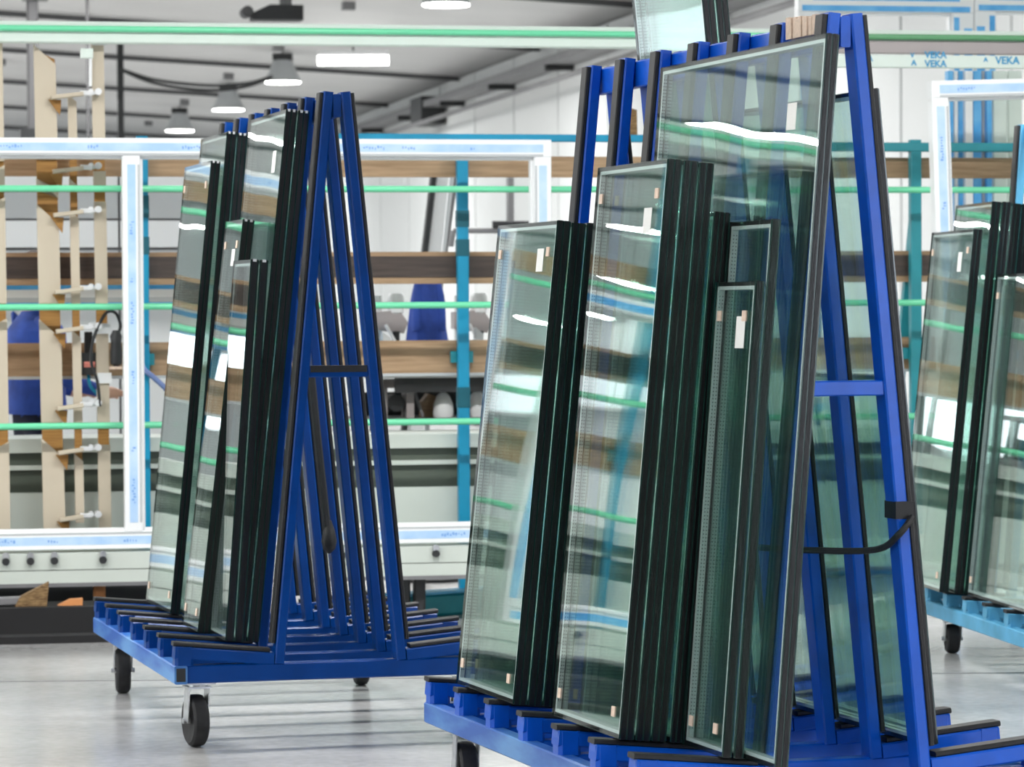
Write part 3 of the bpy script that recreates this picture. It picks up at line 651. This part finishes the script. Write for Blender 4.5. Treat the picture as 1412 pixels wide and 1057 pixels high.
# right-hand upper beam details: grey beam, dark green rod, printed profile
za, zb_ = pp(1300, 75, .17)[1], pp(1300, 58, .17)[1]
MB().bar((pp(1150, 66, .17)[0], .165, (za+zb_)/2), (S1, .165, (za+zb_)/2), .03, zb_-za, ch=.004).obj('cover_strip', M_['greyb'], press)
pf = thing('printed_profile', 'pale printed plastic profile with blue lettering under the grey beam at right', 'profile', PR)
d = .16; za, zb_ = pp(1300, 94, d)[1], pp(1300, 76.5, d)[1]
MB().bar((pp(1100, 85, d)[0], d, (za+zb_)/2), (S1, d, (za+zb_)/2), .04, zb_-za, ch=.003).obj('profile_body', M_['beam'], pf)
def text(s, x, z, size, d, par):
    c = bpy.data.curves.new('print', 'FONT'); c.body = s; c.size = size; c.extrude = .0005; c.align_x = 'CENTER'; c.offset = .0012
    o = bpy.data.objects.new('print', c); COL.objects.link(o); bpy.context.view_layer.update()
    me = bpy.data.meshes.new_from_object(o.evaluated_get(bpy.context.evaluated_depsgraph_get())); bpy.data.objects.remove(o)
    me.materials.clear(); me.materials.append(M_['ink'])
    q = bpy.data.objects.new('printed_lettering', me); COL.objects.link(q); q.parent = par
    q.matrix_local = Matrix.Translation((x, d-.0215, z)) @ Matrix.Rotation(math.pi/2, 4, 'X')
for (px, py, st_, sz) in ((1290, 80, 'VEKA', .036), (1290, 92, 'VEKA', .036), (1389, 88, 'VEKA', .04), (1199, 84, 'A', .035), (1260, 90, 'A', .03), (1359, 85, 'A', .024), (1258, 79, 'V', .024)):
    x, z = pp(px, py, d-.02); text(st_, x, z, sz*1.15, d, pf)
# text on the upright printed profile omitted lines are blurred marks

# ---------------------------------------------------------------- wooden clamp boards on the left of the press
def clamp_board(label, x_c, wpx, ytop, ybot, cuts, hang, d=.27, slant=1, name='clamp_board'):
    root = thing(name, label, 'clamp board', PR @ Matrix.Translation((0, d, 0)), 'wooden clamp boards on the press')
    k = 14.6/4707; wd_ = wpx*k
    sb_, zb2 = pp(x_c[1], ybot, d); stt, ztop = pp(x_c[0], ytop, d)
    def cx(z): return sb_ + (stt-sb_)*(z-zb2)/(ztop-zb2)
    zs = [pp(x_c[0], y, d)[1] for y in cuts]
    MB().prism([(cx(zb2)-wd_/2+.004, zb2), (cx(zb2)+wd_/2-.002, zb2), (cx(ztop)+wd_/2-.002, ztop-.06), (cx(ztop)-wd_/2+.004, ztop-.02)], .004, .03).obj('backing', M_['ply'], root)
    tops = [ztop] + zs[1::2]; bots = zs[0::2] + [zb2]
    for a, b2 in zip(tops, bots):
        sl_ = wd_*.9*slant
        MB().prism([(cx(b2)-wd_/2, b2), (cx(b2)+wd_/2, b2 - (0 if b2 == zb2 else sl_*.0)), (cx(a)+wd_/2, a-sl_), (cx(a)-wd_/2, a)], -.022, .004).obj('front_board', M_['cream'], root)
    return root, cx
BP = [(205, 273), (448, 440)]
b1, c1 = clamp_board('wide cream clamp board with slanted brown cuts, left part of the press', (61, 75), 30, 62, 737, (218, 246, 262, 282, 418, 440, 582, 604), 0)
b2_, c2 = clamp_board('narrow cream clamp board between the wide and the square one', (99, 110), 12, 130, 720, (208, 246, 262, 290, 420, 455, 586, 625), 0, d=.29)
b3, c3 = clamp_board('square-ended cream clamp board with white end caps', (134, 145), 17, 60, 737, (217, 236, 262, 278, 418, 448, 586, 613), 0, slant=0)
b4, c4 = clamp_board('cream clamp board cut by the left edge of the picture', (-12, -1), 30, 70, 737, (222, 244, 262, 288, 418, 455, 587, 625), 0, slant=-.6)
for par, ys in ((b3, (55, 452, 520)),):
    for y in ys:
        s, z = pp(136 + (y-55)*.016, y, .27); MB().box(s-.03, s+.03, -.034, -.018, z-.025, z+.02).obj('end_cap', M_['pvc'], par)
for i, y in enumerate((130, 232, 292, 398, 452, 558, 619, 711)):
    y2 = y
    sA, zA = pp(72+(y-60)*.02, y+5, .24); sB, zB = pp(110, y, .24); sC, zC = pp(136, y-3, .24)
    cl = thing('toggle_clamp', ('toggle clamp with a wooden arm on the cream boards, %s from the top' % ('first', 'second', 'third', 'fourth', 'fifth', 'sixth', 'seventh', 'eighth')[i]), 'clamp', PR @ Matrix.Translation((0, .24, 0)), 'toggle clamps on the cream boards')
    MB().bar((sA-.01, -.03, zA), (sB+.012, -.03, zB), .05, .018, ch=.003).obj('wooden_arm', M_['cream'], cl)
    MB().prism([(sA-.02, zA-.008), (sA+.028, zA-.075), (sA+.034, zA-.008)], -.012, .006).obj('wedge', M_['ply'], cl)
    MB().bar((sB, -.03, zB+.004), (sB+.05, -.03, zB+.002), .03, .02, ch=.003).obj('jaw', M_['chrome'], cl)
    MB().cyl((sB+.045, -.03, zB), (sC+.005, -.03, zC), .007, n=10).obj('spindle', M_['chrome'], cl)
    MB().cyl((sC-.004, -.045, zC), (sC-.004, .0, zC), .015, n=12).obj('screw_head', M_['chrome'], cl)
    MB().cyl((sC-.035, -.042, zC+.002), (sC-.035, -.01, zC+.002), .011, n=12).obj('screw_head', M_['chrome'], cl)
s, z = pp(124, 100, .24)
lv = thing('lever', 'white upright lever by the top of the square clamp board', 'lever', PR @ Matrix.Translation((s, .22, z)))
MB().bar((0, 0, -.06), (.002, 0, .06), .012, .012).obj('handle', M_['pvc'], lv); MB().box(-.04, .012, -.012, .03, .06, .1).obj('head', M_['beam'], lv)
# air tool and hoses
tm = Matrix(PR)
at_ = thing('air_tool', 'black air screwdriver hanging by a curled hose beside the white mullion', 'tool', PR)
s, z1_ = pp(160, 462, .2); z0_ = pp(160, 505, .2)[1]
MB().lathe([(.010,0),(.024,.012),(.026,.06),(.022,.10),(.026,.13),(.014,.155)], (s, .2, z0_), n=14).obj('body', M_['dark'], at_, True)
MB().lathe([(.03,-.012),(.03,.0)], (s, .2, z0_), n=14).obj('end_ring', M_['cork'], at_)
hp = [pp(x, y, .2) for x, y in ((160, 464), (166, 450), (160, 432), (148, 430), (138, 445), (128, 470), (126, 500), (134, 525), (138, 560))]
MB().path(curve_pts([(a, .2, c) for a, c in hp]), .007).obj('hose', M_['dark'], at_, True)
hs = thing('air_hose', 'slanting grey blue hose running down from the teal post by the left rack', 'hose', PR)
hp = [pp(x, y, .3) for x, y in ((192, 470), (197, 505), (212, 520), (229, 536), (243, 556))]
MB().path(curve_pts([(a, .31, c) for a, c in hp]), .012).obj('tube', mat('blue_grey_hose', (110, 130, 180), .5), hs, True)
pb = thing('valve_block', 'small valve block with a pink band between the clamp boards', 'valve', PR)
s, z = pp(122, 502, .33)
MB().box(s-.03, s+.03, .3, .36, z-.045, z+.05).obj('body', M_['dark'], pb); MB().cyl((s-.022, .33, z), (s+.026, .33, z), .033, n=14).obj('band', M_['pink'], pb)
MB().path(curve_pts([(s, .33, z-.04), (s+.005, .32, z-.09), (s+.04, .32, z-.13)]), .008).obj('hose', M_['teal'], pb, True)
MB().cyl((s, .33, z+.05), (s, .33, z+.14), .018, n=12).obj('stem', M_['dark'], pb)

# ---------------------------------------------------------------- things under the press
br = thing('hand_brush', 'worn hand brush with a grey handle lying under the press at left', 'brush', PR)
s, z = pp(20, 838, -.3); zo = .127 - .085
MB().prism([(s, .128), (s+.13, .128), (s+.14, .225), (s+.02, .165)], -.34, -.27).obj('bristles', M_['dry'], br)
MB().bar((s-.16, -.3, .146), (s+.03, -.3, .15), .05, .035).obj('handle', M_['grey'], br)

s = pp(96, 824, -.3)[0]; 
wg = tag(MB().prism([(s-.05, .128), (s+.05, .128), (s+.052, .155), (s+.0, .152)], -.34, -.28).obj('wooden_wedge', M_['orange']), 'small orange wooden wedge lying on the ledge under the press', 'wedge'); wg.matrix_world = PR
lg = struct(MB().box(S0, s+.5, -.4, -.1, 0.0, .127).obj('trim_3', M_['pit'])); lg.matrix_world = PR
tb = thing('steel_beam', 'teal steel beam lying on the floor behind the left rack', 'beam', PR)
pa, pb_ = hit(PR, 540, 822, (0, 0, .1), (0, 0, 1)), hit(PR, 660, 812, (0, 0, .1), (0, 0, 1))
MB().bar((pa.x, pa.y, .05), (pb_.x+.5, pb_.y+.25, .05), .08, .1).obj('web', M_['tealg'], tb)
MB().bar((pa.x, pa.y, .105), (pb_.x+.5, pb_.y+.25, .105), .12, .012).obj('flange', M_['oldblue'], tb)

# ---------------------------------------------------------------- background: benches, cabinet, person, coat
def bx(px, py, d): return pp(px, py, d)
cb = thing('white_cabinet', 'white and grey machine cabinet in the background at far left', 'cabinet', PR)
d = 3.2; sA = bx(-140, 300, d)[0]; sB = bx(264, 300, d)[0]
prev = None
MB().box(sA, sB, d+.03, d+.6, 0, bx(80, 222, d)[1]).obj('body', M_['grey'], cb)
for (ya, yb, m) in ((222, 262, 'pvc'), (264, 302, 'pvcg'), (303, 342, 'pvc'), (344, 400, 'pvcg'), (402, 600, 'white')):
    za, zb_ = bx(80, yb, d)[1], bx(80, ya, d)[1]; nn = 4
    for k in range(nn): MB().box(sA+(sB-sA)*k/nn+.006, sA+(sB-sA)*(k+1)/nn-.006, d, d+.032, max(.05, za)+.004, zb_-.004).obj('panel', M_[m], cb)
for xx in (sA+.5, sB-.15): MB().bar((xx, d-.02, .9), (xx, d-.02, 1.2), .02, .02).obj('handle', M_['dark'], cb)
ps = thing('profile_stand', 'stand holding a white and blue profile level behind the clamp boards', 'stand', PR)
d = 1.0; sA, sB = bx(-300, 405, d)[0], bx(420, 405, d)[0]
for (ya, yb, m, nm) in ((392, 399, 'filmd', 'film_strip'), (399, 410, 'pvc', 'profile'), (410, 417, 'pvcg', 'profile'), (417, 424, 'filmd', 'film_strip')):
    za, zb_ = bx(100, yb, d)[1], bx(100, ya, d)[1]; MB().box(sA, sB, d, d+.06, za, zb_).obj(nm, M_[m], ps)
for s in (sA+.3, bx(-20, 405, d)[0], sB-.35):
    MB().bar((s, d+.1, 0), (s, d+.1, bx(100, 395, d)[1]), .05, .05, ref=(1,0,0)).obj('upright', M_['teal'], ps)
    MB().bar((s, d-.15, .02), (s, d+.35, .02), .05, .04).obj('foot', M_['teal'], ps)
    MB().bar((s, d+.1, bx(100, 410, d)[1]), (s, d+.02, bx(100, 410, d)[1]), .04, .03).obj('bracket', M_['teal'], ps)
# person at the left, turned side-on, head behind the plank
def skin_body():
    V = []; E = []; Rr = []
    def v(p, r, par=None):
        V.append(p); Rr.append(r if isinstance(r, tuple) else (r, r))
        if par is not None: E.append((par, len(V)-1))
        return len(V)-1
    pel = v((0, 0, .93), (.135, .115)); bel = v((0.01, 0, 1.08), (.13, .11), pel); chest = v((0.0, 0, 1.27), (.15, .12), bel); sh = v((0.0, 0, 1.38), (.10, .09), chest)
    nk = v((.015, 0, 1.46), .055, sh); hd = v((.03, 0, 1.555), (.078, .09), nk); ht = v((.025, 0, 1.655), (.082, .09), hd); v((.02, 0, 1.70), (.05, .055), ht)
    v((.125, 0, 1.565), .014, hd)
    for s in (-1, 1):
        v((.02, s*.088, 1.57), .016, hd)
        a = v((0, s*.165, 1.36), .065, sh); el = v((.06, s*.235, 1.09), .047, a); wr_ = v((.28, s*.2, 1.03), .034, el); pm = v((.35, s*.19, 1.02), (.036, .022), wr_)
        for k in range(4):
            f = v((.395, s*(.163+.018*k), 1.02), .0095, pm); v((.425-.004*abs(k-1.4), s*(.163+.018*k), 1.0), .0085, f)
        t1_ = v((.355, s*.148, 1.01), .011, pm); v((.39, s*.138, .995), .0095, t1_)
        hp_ = v((0, s*.095, .86), .095, pel); kn = v((.02, s*.1, .48), .063, hp_); an = v((-.02, s*.1, .1), .045, kn); he = v((-.03, s*.1, .045), .045, an); v((.15, s*.11, .035), (.045, .034), he)
    return V, E, Rr
V, E_, Rr = skin_body()
me = bpy.data.meshes.new('body'); me.from_pydata(V, E_, []); ob = bpy.data.objects.new('body_tmp', me); COL.objects.link(ob)
md = ob.modifiers.new('s', 'SKIN'); md2 = ob.modifiers.new('d', 'SUBSURF'); md2.levels = 2; md2.render_levels = 2
for k, r in enumerate(Rr): me.skin_vertices[0].data[k].radius = r
me.skin_vertices[0].data[0].use_root = True
bpy.context.view_layer.update()
bm_ = bpy.data.meshes.new_from_object(ob.evaluated_get(bpy.context.evaluated_depsgraph_get())); bpy.data.objects.remove(ob)
bm_.materials.clear()
for m in ('skin', 'cloth', 'navy', 'dark'): bm_.materials.append(M_[m])
for p in bm_.polygons:
    c = p.center; p.use_smooth = True
    p.material_index = 0 if (c.z > 1.445 or (c.x > .265 and c.z > .9)) else 1 if c.z > .93 else 2 if c.z > .09 else 3
s, z = pp(52, 500, 1.6)
pe = thing('person', 'person in a blue work jacket and navy trousers standing behind the clamp boards', 'person', PR @ Matrix.Translation((s, 1.75, 0)) @ Matrix.Rotation(.35, 4, 'Z') @ Matrix.Scale(.93, 4))
bo = bpy.data.objects.new('body', bm_); COL.objects.link(bo); bo.parent = pe
zmin = min(v_.co.z for v_ in bm_.vertices); bo.location.z = -zmin
MB().lathe([(.02,.118),(.07,.10),(.093,.05),(.098,.0),(.09,-.05),(.08,-.08)][::-1], (.005, 0, 1.63-zmin), n=18).obj('hair', M_['hair'], pe, True)
jk = MB(); prof = [(.175,.0),(.168,.1),(.165,.2),(.178,.33),(.17,.42),(.1,.5)]
jk.lathe([(r*1.0, zz_) for r, zz_ in prof], (0, 0, .92-zmin), n=24)
jk.v = [(x*.86 + (.008*math.sin(9*y) if True else 0), y*1.15, z) for x, y, z in jk.v]
jk.obj('jacket', M_['cloth'], pe, True)
# blue work coat on a stand
d = 2.2; s, zt_ = pp(588, 372, d); zb_ = pp(588, 478, d)[1]
co = MB(); n = 40; rows = 9; vs_ = []
for j in range(rows):
    f = j/(rows-1); z = zt_ + (zb_-zt_)*f; wx = .045 + .016*min(1, f*3) + .04*f; wy = .05+.04*min(1, f*3)
    for i in range(n):
        a = 2*math.pi*i/n; fold = 1 + .10*math.sin(5*a+.6)*f + .06*math.sin(11*a)*f
        vs_.append((s + wx*math.cos(a)*fold, d + wy*math.sin(a)*fold, z))
co.add(vs_, [(j*n+(i+1) % n, j*n+i, (j+1)*n+i, (j+1)*n+(i+1) % n) for j in range(rows-1) for i in range(n)] + [tuple(range(n))])
cobj = thing('work_coat', 'blue work coat hanging from a stand beyond the planks', 'coat', PR)
co.obj('coat_body', M_['cloth'], cobj, True)
for q in (-1, 1):
    MB().path(curve_pts([(s+q*.035, d-.02, zt_-.03), (s+q*.058, d-.06, zt_-.14), (s+q*.062, d-.08, zt_-.3)]), .022, n=12).obj('sleeve', M_['cloth'], cobj, True)
cs = thing('coat_stand', 'steel stand carrying the blue work coat', 'stand', PR)
MB().cyl((s, d, .02), (s, d, zt_+.06), .014, n=10).obj('pole', M_['steel'], cs); MB().lathe([(.18,0),(.18,.015),(.03,.035)], (s, d, 0), n=20).obj('base', M_['dark'], cs)
MB().bar((s-.1, d, zt_+.05), (s+.1, d, zt_+.05), .016, .016).obj('hook_bar', M_['steel'], cs)
# bench with oddments
wbn = thing('workbench', 'grey workbench with a dark apron seen between the rods in the middle', 'workbench', PR)
d = 1.1; sA, sB = pp(505, 516, d)[0], pp(760, 516, d)[0]; zt_ = pp(600, 514, d)[1]
MB().box(sA, sB, d, d+.7, zt_-.022, zt_).obj('top', M_['pvcg'], wbn)
MB().box(sA+.14, sB-.02, d+.03, d+.06, zt_-.09, zt_-.022).obj('apron', M_['dark'], wbn)
for xx in (sA+.05, sB-.05):
    for yy_ in (d+.06, d+.62): MB().bar((xx, yy_, 0), (xx, yy_, zt_-.02), .05, .05, ref=(1,0,0)).obj('leg', M_['grey'], wbn)
zs_ = pp(600, 577, d)[1]
MB().box(sA, sB, d+.02, d+.66, zs_-.03, zs_).obj('shelf', M_['grey'], wbn)
MB().box(sA+.02, sB-.02, d+.6, d+.62, zs_, zt_-.1).obj('back_panel', M_['dark'], wbn)
def on_bench(name, label, cat, px, build, m, z=None):
    s = pp(px, 550, d+.1)[0]; t = thing(name, label, cat, PR @ Matrix.Translation((s, d+.16, zs_+.001 if z is None else z)))
    for nm, b_, mm in build: b_.obj(nm, M_[mm], t, True)
on_bench('bottle', 'white plastic bottle on the bench shelf beside the teal post', 'bottle', 614, [('body', MB().lathe([(.045,0),(.048,.02),(.046,.06),(.03,.10),(.014,.115)], n=18), 'pvc'), ('cap', MB().lathe([(.014,.114),(.014,.13)], n=12), 'pvcg')], '')
on_bench('bottle', 'second pale bottle on the bench shelf right of the teal post', 'bottle', 661, [('body', MB().lathe([(.03,0),(.034,.02),(.03,.1),(.012,.13)], n=18), 'pvc'), ('cap', MB().lathe([(.012,.129),(.012,.145)], n=12), 'teal')], '')
on_bench('wood_block', 'tan wood block behind the white bottle on the bench shelf', 'block', 600, [('block', MB().prism([(-.04,0),(.045,0),(.045,.09),(-.01,.11),(-.04,.07)], .06, .16), 'wood')], '')
on_bench('motor_unit', 'grey motor unit with a square opening on the bench shelf by the left rack', 'motor', 548, [('housing', MB().box(-.08, -.045, -.05, .1, 0, .18).box(.045, .08, -.05, .1, 0, .15).box(-.08, .08, -.05, .1, .14, .18), 'greyb'), ('core', MB().cyl((0, -.03, .07), (0, .1, .07), .04, n=16), 'dark')], '')
on_bench('hand_lever', 'slim grey lever leaning on the bench shelf', 'lever', 580, [('arm', MB().bar((-.03, 0, .15), (.02, 0, 0.004), .014, .014), 'grey'), ('knob', MB().lathe([(.006,.14),(.016,.15),(.016,.165),(.006,.175)], (-.03, 0, 0), n=12), 'dark')], '')
for px, sh_, lab, m in ((532, .1, 'white', 'pvc'), (507, .12, 'deep blue', 'filmd'), (520, .09, 'teal', 'teal'), (660, .11, 'pale grey', 'pvcg'), (680, .09, 'white', 'white')):
    s = pp(px, 500, d+.3)[0]
    t = thing('profile_offcut', '%s profile offcut standing on the workbench %s' % (lab, 'left of the blue coat' if px < 600 else 'right of the teal post'), 'offcut', PR @ Matrix.Translation((s, d+.3, zt_+.001)), 'profile offcuts on the workbench')
    MB().prism([(-.02, 0), (.02, 0), (.018, sh_*1.6), (-.018, sh_*1.9)], -.03, .03).obj('body', M_[m], t)
    MB().box(-.012, .012, -.034, -.03, .01, sh_*1.3).obj('film_strip', M_['film'], t)
# leaning profiles and a bracket far behind
for i, (xt, yt, xb, m, wv) in enumerate(((600, 222, 586, 'dark', .035), (612, 222, 600, 'pvc', .09), (624, 225, 610, 'pvcg', .05), (634, 228, 618, 'grey', .025))):
    d = 4.0; a = pp(xt, yt, d); e_ = pp(xb, 345, d); sl_ = (e_[0]-a[0])/(e_[1]-a[1]); s_0 = a[0] + sl_*(0-a[1])
    t = tag(MB().bar((s_0, d+.03*i, .03), (a[0], d+.03*i, a[1]), .05, wv, ref=(1,0,0)).obj('leaning_profile', M_[m]), '%s profile leaning far behind the planks, %s from the left' % ({'dark':'dark','pvc':'wide white','pvcg':'light grey','grey':'thin grey'}[m], ('first','second','third','fourth')[i]), 'profile', 'profiles leaning far behind the planks'); t.matrix_world = PR
gs = thing('gallows_stand', 'grey steel stand with side arms before the white wall', 'stand', PR)
d = 4.4; s, z = pp(703, 245, d); s2, z2 = pp(625, 318, d)
MB().bar((s, d, 0), (s, d, z), .04, .04, ref=(1,0,0)).obj('pole', M_['grey'], gs); MB().bar((s2, d, z2), (s+.25, d, z2), .03, .03).obj('arm', M_['grey'], gs); MB().bar((s-.1, d, z2+.035), (s+.2, d, z2+.035), .04, .04).obj('arm', M_['dark'], gs)
MB().bar((s2, d, z2), (s2-.015, d, z2-.09), .03, .03, ref=(1,0,0)).obj('hook', M_['grey'], gs); MB().box(s-.25, s+.25, d-.2, d+.2, 0, .03).obj('foot', M_['dark'], gs)
# roof-high posts and cables at the left
for (px, wm, m, lab) in ((45, .085, 'purlin', 'grey steel column behind the clamp boards'), (166, .07, 'dark', 'slim dark steel column with cables, left of the high bay lamps'), (121, .022, 'purlin', 'thin grey pipe rising to the roof behind the square clamp board')):
    d = 12.0 if px != 166 else 24.0; s = pp(px, 100, d)[0]; pw = PR @ Vector((s, d, 0)); zr_ = zroof((BLD.inverted() @ pw).x)
    t = thing('column', lab, 'column', Matrix.Translation(pw) @ Matrix.Rotation(TB, 4, 'Z'))
    MB().bar((0, 0, .02), (0, 0, zr_-.01), wm, wm, ref=(1,0,0)).obj('shaft', M_[m], t); MB().box(-wm, wm, -wm, wm, 0, .025).obj('base_plate', M_['dark'], t)
    if px == 45: MB().box(-.07, .12, -.1, .1, zr_-.75, zr_-.02).obj('head_block', M_['grey'], t); MB().box(-.1, .06, -.08, .08, 2.6, 2.75).obj('bracket', M_['dark'], t)
d = 23.7
cbp = [pp(x, y, d) for x, y in ((166, 95), (205, 108), (250, 115), (300, 118), (345, 114), (376, 105))]
t = thing('cable', 'dark cables drooping from the slim column toward the lamps', 'cable', PR)
for k in range(2):
    MB().path(curve_pts([(a, d+.05*k, c - .05*k*math.sin(math.pi*i/(len(cbp)-1))) for i, (a, c) in enumerate(cbp)]), .018).obj('strand', M_['dark'], t, True)

p = on_z(378, 19, 3.92); zt_ = zroof((BLD.inverted() @ p).x)
t = thing('crane_trolley', 'dark crane trolley hanging under the roof above the left rack', 'crane', Matrix.Translation((p.x, p.y, 0)) @ Matrix.Rotation(TB, 4, 'Z'))
MB().prism([(-.2, 3.86), (.24, 3.86), (.24, 3.99), (-.05, 3.99), (-.2, 3.92)], -.12, .12).obj('body', M_['dark'], t)
MB().bar((.1, 0, 3.98), (.1, 0, zt_-.005), .1, .1, ref=(1,0,0)).obj('hanger', M_['grey'], t)
MB().cyl((-.24, -.1, 3.93), (-.24, .1, 3.93), .05, n=14).obj('wheel', M_['purlin'], t)
d = .36; s, z = pp(873, 212, d)
t = thing('timber_stub', 'short brown timber stub standing on the blue rail between the ridge legs', 'block', PR @ Matrix.Translation((s, d, postz+.0165)))
MB().prism([(-.016, 0), (.016, 0), (.014, .11), (-.014, .118)], -.018, .018).obj('stub', M_['dry'], t)
MB().box(-.05, -.017, -.018, .018, 0, .035).obj('foot_block', M_['dark'], t)

# small machine heads standing on the workbench
d = 1.1; zt_ = pp(600, 514, d)[1]
for px, lab in ((650, 'grey machine head with white motor on the workbench by the middle teal post'), (535, 'grey machine head with white motor on the workbench left of the blue coat')):
    s = pp(px, 500, d+.45)[0]
    t = thing('machine_head', lab, 'machine', PR @ Matrix.Translation((s, d+.45, zt_+.001)), None)
    MB().box(-.10, .10, -.08, .08, 0, .04).obj('base', M_['dark'], t)
    MB().bar((-.055, 0, .04), (-.055, 0, .36), .05, .05, ref=(1,0,0)).obj('column', M_['white'], t)
    MB().prism([(-.09, .20), (.07, .18), (.09, .23), (.05, .29), (-.09, .28)], -.05, .05).obj('head', M_['greyb'], t)
    MB().lathe([(.025, 0), (.04, .01), (.042, .08), (.03, .1)], (.035, -.02, .27), n=16).obj('motor', M_['pvc'], t, True)
    MB().cyl((.03, -.06, .10), (.03, -.06, .19), .018, n=12).obj('spindle', M_['dark'], t)
    MB().bar((-.02, -.07, .22), (.02, -.13, .13), .014, .014).obj('feed_lever', M_['chrome'], t)
    MB().box(-.02, .085, -.075, .02, .04, .09).obj('vice', M_['tealg'], t)
